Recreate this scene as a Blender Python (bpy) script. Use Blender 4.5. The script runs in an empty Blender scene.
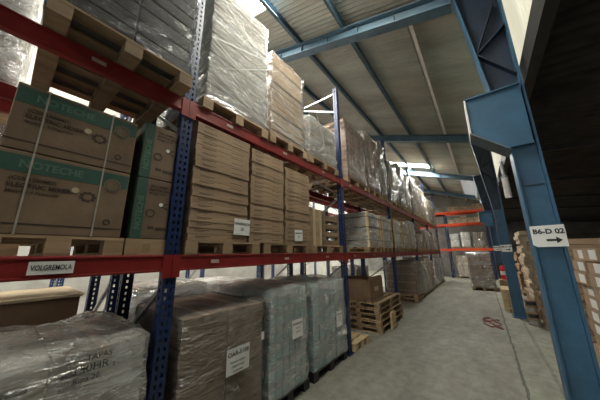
import bpy, bmesh, math, random
from mathutils import Vector, Matrix, noise
R_ = random.Random(11)
SC = bpy.context.scene
COL = SC.collection
PI = math.pi

# ------------------------------------------------------------------ materials
def mat(name, col, rough=.6, metal=0., spec=.5, noise_amt=.12, scale=6., bump=0., bscale=40., rnd=0., stretch=(1, 1, 1), col2=None):
    m = bpy.data.materials.new(name); m.use_nodes = True
    nt = m.node_tree; N = nt.nodes; L = nt.links
    b = N['Principled BSDF']
    b.inputs['Roughness'].default_value = rough; b.inputs['Metallic'].default_value = metal
    b.inputs['Specular IOR Level'].default_value = spec
    tc = N.new('ShaderNodeTexCoord'); mp = N.new('ShaderNodeMapping'); mp.inputs['Scale'].default_value = stretch
    L.new(tc.outputs['Object'], mp.inputs['Vector'])
    n = N.new('ShaderNodeTexNoise'); n.inputs['Scale'].default_value = scale; n.inputs['Detail'].default_value = 6
    n.inputs['Roughness'].default_value = .65
    L.new(mp.outputs[0], n.inputs['Vector'])
    rp = N.new('ShaderNodeValToRGB')
    c = Vector(col); d = Vector(col2) if col2 else c * (1 - noise_amt * 2.2)
    e = c * (1 + noise_amt)
    rp.color_ramp.elements[0].position = .3; rp.color_ramp.elements[0].color = (*d, 1)
    rp.color_ramp.elements[1].position = .7; rp.color_ramp.elements[1].color = (*e, 1)
    L.new(n.outputs['Fac'], rp.inputs['Fac'])
    out = rp.outputs['Color']
    if rnd:
        oi = N.new('ShaderNodeObjectInfo'); hs = N.new('ShaderNodeHueSaturation')
        mr = N.new('ShaderNodeMapRange'); mr.inputs['To Min'].default_value = 1 - rnd; mr.inputs['To Max'].default_value = 1 + rnd
        L.new(oi.outputs['Random'], mr.inputs['Value']); L.new(mr.outputs[0], hs.inputs['Value'])
        L.new(out, hs.inputs['Color']); out = hs.outputs['Color']
    L.new(out, b.inputs['Base Color'])
    if bump:
        n2 = N.new('ShaderNodeTexNoise'); n2.inputs['Scale'].default_value = bscale; n2.inputs['Detail'].default_value = 4
        L.new(mp.outputs[0], n2.inputs['Vector'])
        bp = N.new('ShaderNodeBump'); bp.inputs['Strength'].default_value = bump; bp.inputs['Distance'].default_value = .01
        L.new(n2.outputs['Fac'], bp.inputs['Height']); L.new(bp.outputs[0], b.inputs['Normal'])
    return m

def film_mat(name, col, lo, hi, rough=.16, streak=.5, gloss=.9):
    """Thin plastic film: mostly clear, whitish where it bunches into diagonal ridges, glossy and wrinkled."""
    m = bpy.data.materials.new(name); m.use_nodes = True
    nt = m.node_tree; N = nt.nodes; L = nt.links; N.clear()
    out = N.new('ShaderNodeOutputMaterial'); mix = N.new('ShaderNodeMixShader'); mixg = N.new('ShaderNodeMixShader')
    tr = N.new('ShaderNodeBsdfTransparent'); pb = N.new('ShaderNodeBsdfDiffuse'); gl = N.new('ShaderNodeBsdfGlossy')
    pb.inputs['Color'].default_value = (*col, 1); gl.inputs['Roughness'].default_value = rough; gl.inputs['Color'].default_value = (gloss, gloss, gloss, 1)
    tc = N.new('ShaderNodeTexCoord')
    def field(rot, sc, s, typ='RIDGED_MULTIFRACTAL', det=4, dist=.3):
        mp = N.new('ShaderNodeMapping'); mp.inputs['Rotation'].default_value = rot; mp.inputs['Scale'].default_value = sc
        n = N.new('ShaderNodeTexNoise'); n.noise_type = typ; n.inputs['Scale'].default_value = s; n.inputs['Detail'].default_value = det; n.inputs['Distortion'].default_value = dist
        L.new(tc.outputs['Object'], mp.inputs[0]); L.new(mp.outputs[0], n.inputs['Vector']); return n.outputs['Fac']
    def mr(v, a, b, c, d):
        r = N.new('ShaderNodeMapRange'); L.new(v, r.inputs['Value'])
        for k, q in zip(('From Min', 'From Max', 'To Min', 'To Max'), (a, b, c, d)): r.inputs[k].default_value = q
        return r.outputs[0]
    def op(o, a, b):
        k = N.new('ShaderNodeMath'); k.operation = o; L.new(a, k.inputs[0]); L.new(b, k.inputs[1]); return k.outputs[0]
    patch = mr(field((.4, .2, 0), (1, 1, 2.2), 1.7, 'FBM', 6, .8), .38, .66, lo, hi)
    def ridge(v, w):
        a = N.new('ShaderNodeMath'); a.operation = 'SUBTRACT'; L.new(v, a.inputs[0]); a.inputs[1].default_value = .5
        b = N.new('ShaderNodeMath'); b.operation = 'ABSOLUTE'; L.new(a.outputs[0], b.inputs[0]); return mr(b.outputs[0], 0, w, 1, 0)
    n1 = field((.62, .1, .2), (1.2, 1.2, 5), 2.6, 'FBM', 4, .5); n2 = field((-.75, -.1, .3), (1.2, 1.2, 6), 2.1, 'FBM', 4, .5)
    n3 = field((.25, .1, 0), (1, 1, 4), 6, 'FBM', 3, .8)
    r1, r2 = ridge(n1, .09), ridge(n2, .09)
    msk = mr(field((0, 0, 0), (1, 1, 1), 2.4, 'FBM', 2, 0), .40, .62, .1, streak)
    lines = op('MULTIPLY', op('MAXIMUM', op('MAXIMUM', ridge(n1, .016), ridge(n2, .016)), ridge(n3, .012)), msk)
    al = op('MAXIMUM', patch, lines)
    bp = N.new('ShaderNodeBump'); bp.inputs['Strength'].default_value = 1; bp.inputs['Distance'].default_value = .03
    L.new(op('ADD', r1, op('ADD', r2, field((.3, .5, 0), (2, 2, 5), 5.5, 'FBM', 5, 1.2))), bp.inputs['Height'])
    L.new(bp.outputs[0], gl.inputs['Normal']); 
    L.new(al, mix.inputs['Fac']); L.new(tr.outputs[0], mix.inputs[1]); L.new(pb.outputs[0], mix.inputs[2])
    lw = N.new('ShaderNodeLayerWeight'); lw.inputs['Blend'].default_value = .22; L.new(bp.outputs[0], lw.inputs['Normal'])
    L.new(mr(lw.outputs['Fresnel'], 0, 1, .10, .85), mixg.inputs['Fac']); L.new(mix.outputs[0], mixg.inputs[1]); L.new(gl.outputs[0], mixg.inputs[2])
    L.new(mixg.outputs[0], out.inputs['Surface'])
    return m

def glow_mat(name, col, s):
    m = bpy.data.materials.new(name); m.use_nodes = True
    b = m.node_tree.nodes['Principled BSDF']
    b.inputs['Base Color'].default_value = (.3, .3, .26, 1)
    b.inputs['Emission Color'].default_value = (*col, 1); b.inputs['Emission Strength'].default_value = s
    b.inputs['Roughness'].default_value = .6
    return m

M = {}
M['card'] = mat('cardboard', (.36, .25, .16), .8, noise_amt=.10, scale=4, rnd=.10, stretch=(1, 1, 4), bump=.12, bscale=30)
M['card_mixer'] = mat('dull_brown_cardboard', (.185, .125, .078), .8, noise_amt=.12, scale=4, rnd=.12, bump=.12)
M['card_dark'] = mat('brown_cardboard', (.27, .175, .105), .8, noise_amt=.12, scale=4, rnd=.12, bump=.12)
M['card_pale'] = mat('pale_cardboard', (.52, .42, .29), .8, noise_amt=.08, scale=4, rnd=.1, bump=.1)
M['card_red'] = mat('reddish_cardboard', (.36, .21, .15), .8, noise_amt=.14, scale=5, rnd=.38, bump=.1)
M['card_grey'] = mat('greyed_cardboard', (.36, .32, .27), .8, noise_amt=.12, scale=4, rnd=.28, bump=.1)
M['charcoal'] = mat('charcoal_packaging', (.07, .065, .065), .55, noise_amt=.3, scale=6, rnd=.3, bump=.2)
M['teal'] = mat('teal_packaging', (.15, .31, .315), .6, noise_amt=.3, scale=7, rnd=.25, col2=(.26, .44, .43))
M['card_whitish'] = mat('whitish_cardboard', (.52, .48, .42), .75, noise_amt=.12, scale=4, rnd=.1)
M['card_tan'] = mat('tan_cardboard', (.47, .33, .20), .8, noise_amt=.1, scale=4, rnd=.12)
M['strand'] = mat('twisted_film', (.6, .59, .56), .25, noise_amt=.05)
M['sticker'] = mat('faded_sticker', (.48, .36, .34), .6, noise_amt=.1)
M['film_thin'] = film_mat('thin_stretch_film', (.7, .68, .63), .0, .14, streak=.35, gloss=.4, rough=.24)
M['tape'] = mat('packing_tape', (.42, .30, .18), .3, noise_amt=.05)
M['print'] = mat('printing_ink', (.055, .038, .028), .8, noise_amt=.1)
M['green'] = mat('green_print', (.032, .095, .07), .7, noise_amt=.1)
M['green_pale'] = mat('faded_green_print', (.09, .17, .125), .7, noise_amt=.1)
M['strap'] = mat('strapping_band', (.40, .37, .32), .35, noise_amt=.05)
M['paper'] = mat('white_paper', (.80, .80, .78), .7, noise_amt=.03)
M['ink'] = mat('black_ink', (.02, .02, .025), .6, noise_amt=.02)
M['wood'] = mat('pallet_wood', (.40, .28, .165), .8, noise_amt=.22, scale=9, rnd=.2, stretch=(1, .25, 1), bump=.2, bscale=50)
M['wood_pale'] = mat('fresh_wood', (.66, .50, .30), .75, noise_amt=.15, scale=9, rnd=.1, stretch=(1, 1, .25), bump=.15)
M['wood_old'] = mat('weathered_wood', (.30, .21, .13), .85, noise_amt=.25, scale=9, rnd=.2, stretch=(1, .25, 1), bump=.25)
M['plastic_black'] = mat('black_plastic', (.02, .02, .022), .5, noise_amt=.1)
M['red'] = mat('red_beam_paint', (.25, .017, .016), .45, noise_amt=.12, scale=5, bump=.05)
M['orange'] = mat('orange_beam_paint', (.80, .085, .025), .45, noise_amt=.08, scale=5)
M['blue_post'] = mat('blue_rack_paint', (.009, .027, .10), .42, noise_amt=.15, scale=8)
M['galv'] = mat('galvanised_steel', (.42, .44, .45), .4, metal=.6, noise_amt=.12, scale=14)
M['steel_blue'] = mat('blue_structural_paint', (.036, .112, .20), .5, noise_amt=.16, scale=3, bump=.08, bscale=25)
M['steel_blue_dirty'] = mat('dusty_blue_paint', (.06, .13, .20), .65, noise_amt=.2, scale=9, col2=(.20, .19, .16), bump=.1)
M['steel_navy'] = mat('navy_frame_paint', (.014, .028, .055), .5, noise_amt=.2, scale=3)
M['white_paint'] = mat('white_painted_steel', (.74, .70, .69), .5, noise_amt=.08)
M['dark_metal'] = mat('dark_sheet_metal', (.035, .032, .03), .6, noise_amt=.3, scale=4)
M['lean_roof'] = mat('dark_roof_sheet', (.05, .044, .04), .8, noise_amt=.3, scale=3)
M['ext_red'] = mat('extinguisher_red', (.60, .02, .025), .3, noise_amt=.03)
M['cord'] = mat('red_cord', (.28, .07, .055), .7, noise_amt=.2)
M['wall'] = mat('pale_wall_sheet', (.42, .41, .38), .7, noise_amt=.12, scale=2)
M['film'] = film_mat('stretch_film', (.75, .75, .73), .0, .20, streak=.7)
M['film_heavy'] = film_mat('thick_stretch_film', (.75, .75, .73), .05, .45, streak=.9)
M['film_white'] = film_mat('white_stretch_film', (.82, .82, .80), .2, .75, streak=.95)
M['film_dark'] = film_mat('dark_stretch_film', (.35, .35, .36), .0, .16, streak=.45, gloss=.22)
M['teal_pale'] = mat('pale_teal_packaging', (.46, .55, .53), .6, noise_amt=.2, scale=9, rnd=.1)
M['roof_steel'] = mat('slate_blue_roof_steel', (.075, .135, .185), .55, noise_amt=.16, scale=3)
M['sky_dim'] = glow_mat('grimy_skylight_sheet', (.95, .97, 1.0), .14)
M['wall_darker'] = mat('darker_wall_sheet', (.20, .19, .175), .8, noise_amt=.2, scale=2)  # darker grey than the pale wall sheet
M['sky'] = glow_mat('skylight_or_fill_sheet', (1.0, .98, .86), 14)
M['sky_wall'] = glow_mat('translucent_wall_sheet', (1.0, .95, .70), .33)

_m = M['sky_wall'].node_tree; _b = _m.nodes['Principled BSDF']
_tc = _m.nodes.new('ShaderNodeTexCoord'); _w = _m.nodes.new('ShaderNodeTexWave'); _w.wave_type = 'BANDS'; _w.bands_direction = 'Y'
_w.inputs['Scale'].default_value = 2*PI/20/.105; _w.inputs['Distortion'].default_value = .3  # rib shading painted into the glow as darker bands
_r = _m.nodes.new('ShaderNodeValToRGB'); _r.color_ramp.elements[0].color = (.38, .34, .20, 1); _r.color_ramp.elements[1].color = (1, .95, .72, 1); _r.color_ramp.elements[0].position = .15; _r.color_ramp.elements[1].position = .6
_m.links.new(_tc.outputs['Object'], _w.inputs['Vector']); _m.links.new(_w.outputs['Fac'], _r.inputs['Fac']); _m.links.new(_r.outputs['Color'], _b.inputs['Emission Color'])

def floor_mat():
    m = bpy.data.materials.new('stained_concrete'); m.use_nodes = True
    nt = m.node_tree; N = nt.nodes; L = nt.links; b = N['Principled BSDF']
    tc = N.new('ShaderNodeTexCoord')
    mp = N.new('ShaderNodeMapping'); mp.inputs['Scale'].default_value = (1.6, .55, 1); L.new(tc.outputs['Object'], mp.inputs[0])
    def nz(s, d, v):
        n = N.new('ShaderNodeTexNoise'); n.inputs['Scale'].default_value = s; n.inputs['Detail'].default_value = d
        n.inputs['Roughness'].default_value = .7; L.new(v, n.inputs['Vector']); return n.outputs['Fac']
    a = nz(1.3, 8, mp.outputs[0]); c = nz(7, 6, tc.outputs['Object'])
    rp = N.new('ShaderNodeValToRGB')
    for e, p, k in zip(rp.color_ramp.elements, (.28, .72), ((.155, .15, .125, 1), (.36, .355, .30, 1))):
        e.position = p; e.color = k
    L.new(a, rp.inputs['Fac'])
    rp2 = N.new('ShaderNodeValToRGB')
    for e, p, k in zip(rp2.color_ramp.elements, (.35, .62), ((.62, .62, .62, 1), (1, 1, 1, 1))):
        e.position = p; e.color = k
    L.new(c, rp2.inputs['Fac'])
    mx = N.new('ShaderNodeMix'); mx.data_type = 'RGBA'; mx.blend_type = 'MULTIPLY'; mx.inputs['Factor'].default_value = .8
    L.new(rp.outputs[0], mx.inputs['A']); L.new(rp2.outputs[0], mx.inputs['B'])
    # slab joints running along the aisle: wobbling dark lines at x = .165 and x = .5
    sp = N.new('ShaderNodeSeparateXYZ'); L.new(tc.outputs['Object'], sp.inputs[0])
    w = N.new('ShaderNodeMath'); w.operation = 'MULTIPLY_ADD'; L.new(nz(2.2, 5, tc.outputs['Object']), w.inputs[0]); w.inputs[1].default_value = .09; L.new(sp.outputs['X'], w.inputs[2])
    prev = mx.outputs['Result']
    for x0, wd, dk in ((.21, .014, .35), (.53, .022, .70)):
        cm = N.new('ShaderNodeMath'); cm.operation = 'COMPARE'; L.new(w.outputs[0], cm.inputs[0]); cm.inputs[1].default_value = x0; cm.inputs[2].default_value = wd
        k = N.new('ShaderNodeMix'); k.data_type = 'RGBA'; k.blend_type = 'MULTIPLY'
        L.new(cm.outputs[0], k.inputs['Factor']); L.new(prev, k.inputs['A']); k.inputs['B'].default_value = (dk, dk, dk, 1); prev = k.outputs['Result']
    g = N.new('ShaderNodeMath'); g.operation = 'GREATER_THAN'; L.new(w.outputs[0], g.inputs[0]); g.inputs[1].default_value = .21
    k = N.new('ShaderNodeMix'); k.data_type = 'RGBA'; k.blend_type = 'MULTIPLY'; L.new(g.outputs[0], k.inputs['Factor'])
    L.new(prev, k.inputs['A']); k.inputs['B'].default_value = (1.12, 1.16, 1.12, 1)
    L.new(k.outputs['Result'], b.inputs['Base Color'])
    b.inputs['Roughness'].default_value = .62
    bp = N.new('ShaderNodeBump'); bp.inputs['Strength'].default_value = .15; bp.inputs['Distance'].default_value = .01
    L.new(c, bp.inputs['Height']); L.new(bp.outputs[0], b.inputs['Normal'])
    return m
M['floor'] = floor_mat()

def roof_mat():
    m = mat('fibre_cement_roof', (.38, .405, .37), .85, noise_amt=.14, scale=1.2, stretch=(.5, 1.5, 1), bump=.1)
    nt = m.node_tree; N = nt.nodes; L = nt.links; b = N['Principled BSDF']
    src = b.inputs['Base Color'].links[0].from_socket
    tc = N.new('ShaderNodeTexCoord'); n = N.new('ShaderNodeTexNoise'); n.inputs['Scale'].default_value = .55; n.inputs['Detail'].default_value = 3
    L.new(tc.outputs['Object'], n.inputs['Vector'])
    r = N.new('ShaderNodeValToRGB')
    r.color_ramp.elements[0].position = .42; r.color_ramp.elements[0].color = (1, 1, 1, 1)
    r.color_ramp.elements[1].position = .62; r.color_ramp.elements[1].color = (.93, .84, .80, 1)
    L.new(n.outputs['Fac'], r.inputs['Fac'])
    k = N.new('ShaderNodeMix'); k.data_type = 'RGBA'; k.blend_type = 'MULTIPLY'; k.inputs['Factor'].default_value = 1
    L.new(src, k.inputs['A']); L.new(r.outputs[0], k.inputs['B'])
    wv = N.new('ShaderNodeTexWave'); wv.wave_type = 'BANDS'; wv.bands_direction = 'Y'; wv.inputs['Scale'].default_value = 2*PI/20/.085; wv.inputs['Distortion'].default_value = .6; wv.inputs['Detail'].default_value = 3  # dark bands painted along the corrugation as shade in its valleys
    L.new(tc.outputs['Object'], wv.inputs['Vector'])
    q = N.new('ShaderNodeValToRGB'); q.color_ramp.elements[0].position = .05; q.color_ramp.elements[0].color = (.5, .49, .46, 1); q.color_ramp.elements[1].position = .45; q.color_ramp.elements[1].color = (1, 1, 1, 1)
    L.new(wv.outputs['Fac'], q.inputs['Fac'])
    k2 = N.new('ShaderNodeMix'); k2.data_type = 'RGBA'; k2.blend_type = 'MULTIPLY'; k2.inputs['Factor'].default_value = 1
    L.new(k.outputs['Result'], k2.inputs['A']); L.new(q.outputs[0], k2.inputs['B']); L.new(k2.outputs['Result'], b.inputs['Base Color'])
    return m
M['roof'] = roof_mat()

# ------------------------------------------------------------------ mesh helpers
class MB:
    def __init__(s): s.v = []; s.f = []; s.m = []
    def quad(s, a, b, c, d, mi=0):
        i = len(s.v); s.v += [tuple(a), tuple(b), tuple(c), tuple(d)]; s.f.append((i, i+1, i+2, i+3)); s.m.append(mi); return s
    def hexa(s, p, mi=0):
        i = len(s.v); s.v += [tuple(q) for q in p]
        for f in ((0, 3, 2, 1), (4, 5, 6, 7), (0, 1, 5, 4), (1, 2, 6, 5), (2, 3, 7, 6), (3, 0, 4, 7)):
            s.f.append(tuple(i+k for k in f)); s.m.append(mi)
        return s
    def box(s, x0, x1, y0, y1, z0, z1, mi=0):
        x0, x1 = min(x0, x1), max(x0, x1); y0, y1 = min(y0, y1), max(y0, y1); z0, z1 = min(z0, z1), max(z0, z1)
        return s.hexa([(x0, y0, z0), (x1, y0, z0), (x1, y1, z0), (x0, y1, z0), (x0, y0, z1), (x1, y0, z1), (x1, y1, z1), (x0, y1, z1)], mi)
    def prism(s, pts, axis, a, b, mi=0):
        # pts: 2D outline in the plane normal to axis ('y': (x,z); 'x': (y,z))
        n = len(pts); i = len(s.v)
        for t in (a, b):
            for p in pts: s.v.append((p[0], t, p[1]) if axis == 'y' else (t, p[0], p[1]) if axis == 'x' else (p[0], p[1], t))
        s.f.append(tuple(range(i, i+n))); s.m.append(mi); s.f.append(tuple(range(i+2*n-1, i+n-1, -1))); s.m.append(mi)
        for k in range(n):
            s.f.append((i+k, i+n+k, i+n+(k+1) % n, i+(k+1) % n)); s.m.append(mi)
        return s
    def bar(s, p, q, w, h, mi=0, up=(0, 0, 1)):
        p = Vector(p); q = Vector(q); d = (q-p).normalized(); u = Vector(up)
        if abs(d.dot(u)) > .95: u = Vector((0, 1, 0))
        r = d.cross(u).normalized(); u = r.cross(d)
        return s.hexa([p-r*w/2-u*h/2, p+r*w/2-u*h/2, p+r*w/2+u*h/2, p-r*w/2+u*h/2, q-r*w/2-u*h/2, q+r*w/2-u*h/2, q+r*w/2+u*h/2, q-r*w/2+u*h/2], mi)
    def lathe(s, prof, c, n=20, mi=0, axis='z'):
        i = len(s.v)
        for r, z in prof:
            for k in range(n):
                a = 2*PI*k/n; x, y = r*math.cos(a), r*math.sin(a)
                s.v.append((c[0]+x, c[1]+y, c[2]+z) if axis == 'z' else (c[0]+x, c[1]+z, c[2]+y))
        for j in range(len(prof)-1):
            for k in range(n):
                s.f.append((i+j*n+k, i+j*n+(k+1) % n, i+(j+1)*n+(k+1) % n, i+(j+1)*n+k)); s.m.append(mi)
        return s
    def mesh(s, name, mats, recalc=True, merge=0):
        me = bpy.data.meshes.new(name); me.from_pydata(s.v, [], s.f)
        for m in (mats if isinstance(mats, (list, tuple)) else [mats]): me.materials.append(M[m])
        for p, mi in zip(me.polygons, s.m): p.material_index = mi
        if recalc or merge:
            bm = bmesh.new(); bm.from_mesh(me)
            if merge: bmesh.ops.remove_doubles(bm, verts=bm.verts, dist=merge)
            bmesh.ops.recalc_face_normals(bm, faces=bm.faces); bm.to_mesh(me); bm.free()
        return me
    def build(s, name, mats, parent=None, bevel=0, recalc=True, merge=0, smooth=False):
        return link(name, s.mesh(name, mats, recalc, merge), parent, bevel, smooth)

def link(name, data, parent=None, bevel=0, smooth=False):
    o = bpy.data.objects.new(name, data); COL.objects.link(o)
    if parent: o.parent = parent
    if bevel:
        b = o.modifiers.new('bevel', 'BEVEL'); b.width = bevel; b.segments = 2; b.limit_method = 'ANGLE'
    if smooth:
        for p in data.polygons: p.use_smooth = True
    return o

def tag(o, label=None, cat=None, group=None, kind=None):
    if label: o['label'] = label
    if cat: o['category'] = cat
    if group: o['group'] = group
    if kind: o['kind'] = kind
    return o

def empty(name, loc=(0, 0, 0), label=None, cat=None, group=None):
    o = bpy.data.objects.new(name, None); COL.objects.link(o); o.location = loc; o.empty_display_size = .1
    return tag(o, label, cat, group)

def struct(o): o['kind'] = 'structure'; return o

def copy_tree(o, parent=None):
    c = o.copy(); COL.objects.link(c)
    if parent: c.parent = parent
    for ch in list(o.children): copy_tree(ch, c)
    return c

FACE = {'X': Matrix(((0, 0, 1), (1, 0, 0), (0, 1, 0))),      # faces the aisle (+x), reads along +y
        '-Y': Matrix(((1, 0, 0), (0, 0, -1), (0, 1, 0)))}     # faces back down the aisle (-y)
def text(body, loc, size, face, parent, m='ink', align='CENTER', rot=0., bold=.004, name='printed_text', sx=1.):
    cu = bpy.data.curves.new(name, 'FONT'); cu.body = body; cu.size = size; cu.align_x = align; cu.align_y = 'CENTER'
    cu.extrude = .0004; cu.offset = bold * size * 4; cu.resolution_u = 3; cu.materials.append(M[m])
    tmp = bpy.data.objects.new('tmp', cu); me = bpy.data.meshes.new_from_object(tmp); bpy.data.objects.remove(tmp)
    o = bpy.data.objects.new(name, me); COL.objects.link(o)
    mtx = FACE[face].to_4x4() @ Matrix.Rotation(rot, 4, 'Z') @ Matrix.Diagonal((sx, 1, 1, 1))
    o.matrix_local = Matrix.Translation(Vector(loc)) @ mtx
    if parent: o.parent = parent; o.matrix_local = Matrix.Translation(Vector(loc)) @ mtx
    return o

# ------------------------------------------------------------------ setting
FX0, FX1, FY0, FY1 = -8., 7., -9., 20.
struct(MB().box(FX0, FX1, FY0, FY1, -.12, 0).build('floor', 'floor'))
SL = .33
def zr(x): return 5.1 - SL * x          # roof sheet underside
PURL = [-.40 - .97 * k for k in range(8)]
FRAMES = [-6.5, -1.7, 3.1, 7.9, 12.7, 17.5]
SKY = [(1.2, 2.25, -3.9, -2.5), (11.85, 12.35, -3.4, -1.35), (13.2, 19.0, -.38, .25), (1.25, 2.45, -1.3, -.45), (-6, -4.6, -3.3, -.1), (-3.4, -2.2, -7.0, -4.0), (4.8, 6.2, -6.9, -4.6), (.0, 1.0, -6.9, -4.7), (9.4, 10.4, -6.7, -4.7), (14.5, 16.5, -6.7, -3.5)]  # from the fourth on, unseen sheets added to light goods, floor and rear aisle
def corr(x0, x1, y0, y1, per=.085, amp=.020, steps=6, zf=zr, nx=1, m='roof'):
    mb = MB(); n = max(2, int(round((y1-y0)/per*steps)))
    prev = None
    for i in range(n+1):
        y = y0+(y1-y0)*i/n; dz = amp*math.sin(2*PI*y/per)
        row = [(x0+(x1-x0)*k/nx, y, zf(x0+(x1-x0)*k/nx)+dz) for k in range(nx+1)]
        if prev:
            for k in range(nx): mb.quad(prev[k], prev[k+1], row[k+1], row[k])
        prev = row
    return mb
# ceiling: corrugated fibre cement with openings where the translucent and added sheets lie
mb = MB()
xs = sorted(set([FX0, .60] + [v for s in SKY for v in s[2:]]))
ys = sorted(set([FY0, FY1] + [v for s in SKY for v in s[:2]]))
for i in range(len(xs)-1):
    for j in range(len(ys)-1):
        cx, cy = (xs[i]+xs[i+1])/2, (ys[j]+ys[j+1])/2
        if any(s[0] < cy < s[1] and s[2] < cx < s[3] for s in SKY): continue
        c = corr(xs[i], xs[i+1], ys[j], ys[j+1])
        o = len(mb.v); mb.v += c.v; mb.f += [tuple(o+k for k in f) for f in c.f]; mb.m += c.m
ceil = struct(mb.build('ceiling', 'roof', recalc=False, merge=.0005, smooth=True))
sd = ceil.modifiers.new('thickness', 'SOLIDIFY'); sd.thickness = .008
for n, s in enumerate(SKY):
    w = corr(s[2], s[3], s[0], s[1]).build('window_or_fill_%d' % (n+1), 'sky_dim' if n == 2 else 'sky', recalc=False, merge=.0005, smooth=True)
    struct(w); sd = w.modifiers.new('thickness', 'SOLIDIFY'); sd.thickness = .004
# sheet overlap laps are small steps in the roof
# purlins
PN = 0
for k, x in enumerate(PURL):
    mb = MB(); z = zr(x) - .032
    y0 = 3.28 if k == 0 else FY0
    w = .055 if k == 0 else .06
    mb.box(x-w/2, x+w/2, y0, FY1-.1, z-.13, z-.118); mb.box(x-w/2, x+w/2, y0, FY1-.1, z-.012, z); mb.box(x-w/2, x-w/2+.014, y0, FY1-.1, z-.13, z)
    o = mb.build('purlin', 'white_paint' if k == 0 else 'roof_steel')
    tag(o, ['white purlin under the roof nearest the columns', 'second blue purlin from the columns under the roof', 'third blue purlin from the columns under the roof', 'fourth blue purlin from the columns above the rack front'][k] if k < 4 else 'blue roof purlin number %s left of the columns, high over the far racks' % ['five', 'six', 'seven', 'eight'][k-4], 'purlin', 'roof purlins')

# portal frames: rafter + tapered column + corbel
def column_label(y): return {3.1: 'nearest blue steel column, filling the right of the aisle', 7.9: 'second blue steel column down the aisle', 12.7: 'third blue steel column, beyond the grey wrapped pallet'}.get(y, 'blue steel column at the far end of the aisle' if y > 15 else 'blue steel column behind the viewpoint')
WORD = {-6.5: 'far behind the viewpoint', -1.7: 'just behind the viewpoint', 3.1: 'nearest, crossing the top of the picture', 7.9: 'second down the aisle', 12.7: 'third down the aisle', 17.5: 'farthest, over the end rack'}
for Y in FRAMES:
    if Y < 0: continue
    r = empty('rafter', (0.16, Y, 0), 'blue steel roof rafter, %s' % WORD[Y], 'rafter', 'roof rafters')
    def zb(x): return 4.70 - SL * x      # underside
    def P(x, dz): return (x-.16, dz[0], zb(x)+dz[1])
    xa, xb = .14, -7.8; mb = MB()
    def slab(y0, y1, z0, z1):
        mb.hexa([(xb-.16, y0, zb(xb)+z0), (xa-.16, y0, zb(xa)+z0), (xa-.16, y1, zb(xa)+z0), (xb-.16, y1, zb(xb)+z0),
                 (xb-.16, y0, zb(xb)+z1), (xa-.16, y0, zb(xa)+z1), (xa-.16, y1, zb(xa)+z1), (xb-.16, y1, zb(xb)+z1)])
    slab(-.08, .08, 0, .014); slab(-.08, .08, .21, .224); slab(-.005, .005, .014, .21)
    mb.build('beam_profile', 'roof_steel', r)
    k = 0; x = -.55
    while x > -7.5:
        for sgn in (-1,):
            m2 = MB(); z = zb(x)
            m2.prism([(sgn*.006, z+.014), (sgn*.075, z+.014), (sgn*.03, z+.21), (sgn*.006, z+.21)], 'x', x-.16-.005, x-.16+.005)
            m2.build('stiffener', 'roof_steel', r)
        x -= .58
    if Y > 17: continue
    c = empty('column', (.375, Y, 0), column_label(Y), 'column', 'steel columns')
    y0, y1 = -.10, .10
    m2 = MB(); m2.box(0, .016, y0, y1, .0, 2.6); m2.box(.016, .185, -.075, .075, 0, 2.6)
    m2.build('web', 'steel_blue', c, bevel=.004)
    m2 = MB(); m2.box(.185, .205, y0, y1, 0, 3.25); m2.hexa([(.185, y0, 3.25), (.205, y0, 3.25), (.205, y1, 3.25), (.185, y1, 3.25), (.185, y0, 4.84), (.205, y0, 4.84), (.205, y1, 4.84), (.185, y1, 4.84)])
    m2.build('outer_flange', 'steel_blue', c)
    m2 = MB()   # tapered knee web
    m2.prism([(.01, 2.6), (.19, 2.6), (.19, 4.87), (-.22, 4.87)], 'y', -.012, .012)
    m2.build('knee_web', 'steel_navy', c)
    m2 = MB(); m2.hexa([(0, y0, 2.6), (.014, y0, 2.6), (.014, y1, 2.6), (0, y1, 2.6), (-.225, y0, 4.87), (-.211, y0, 4.87), (-.211, y1, 4.87), (-.225, y1, 4.87)])
    m2.build('inner_flange', 'steel_blue', c)
    for p, q in (((-.10, 3.78), (.185, 3.38)), ((-.10, 3.78), (.185, 4.02)), ((-.10, 3.78), (.13, 4.35))):
        MB().bar((p[0], -.045, p[1]), (q[0], -.045, q[1]), .016, .065, up=(0, 1, 0)).build('knee_stiffener', 'steel_navy', c)
    if Y in (3.1, 12.7):
        m2 = MB(); yb0, yb1 = -.125, .125
        out = [(-.285, 3.21), (-.285, 2.82), (-.01, 2.56), (.168, 2.56), (.168, 3.21)]
        m2.prism(out, 'y', yb0, yb0+.012); m2.prism(out, 'y', yb1-.012, yb1)
        m2.build('corbel', 'steel_blue', c)
        m2 = MB(); m2.hexa([(-.30, yb0-.02, 2.80), (-.005, yb0-.02, 2.535), (-.005, yb1+.02, 2.535), (-.30, yb1+.02, 2.80), (-.30, yb0-.02, 2.815), (-.005, yb0-.02, 2.55), (-.005, yb1+.02, 2.55), (-.30, yb1+.02, 2.815)])
        m2.build('corbel_sole_plate', 'steel_blue_dirty', c)
        MB().box(-.30, .17, yb0-.02, yb1+.02, 3.21, 3.226).build('corbel_top_plate', 'steel_blue', c)
        MB().box(-.30, -.285, yb0-.02, yb1+.02, 2.80, 3.21).build('corbel_end_plate', 'white_paint', c)
    MB().box(-.03, .235, -.14, .14, 0, .018).build('base_plate', 'steel_blue', c)
    if Y == 3.1:
        MB().box(0.0, .17, -.082, -.075, 2.155, 2.165).build('weld_seam', 'steel_navy', c)

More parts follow.
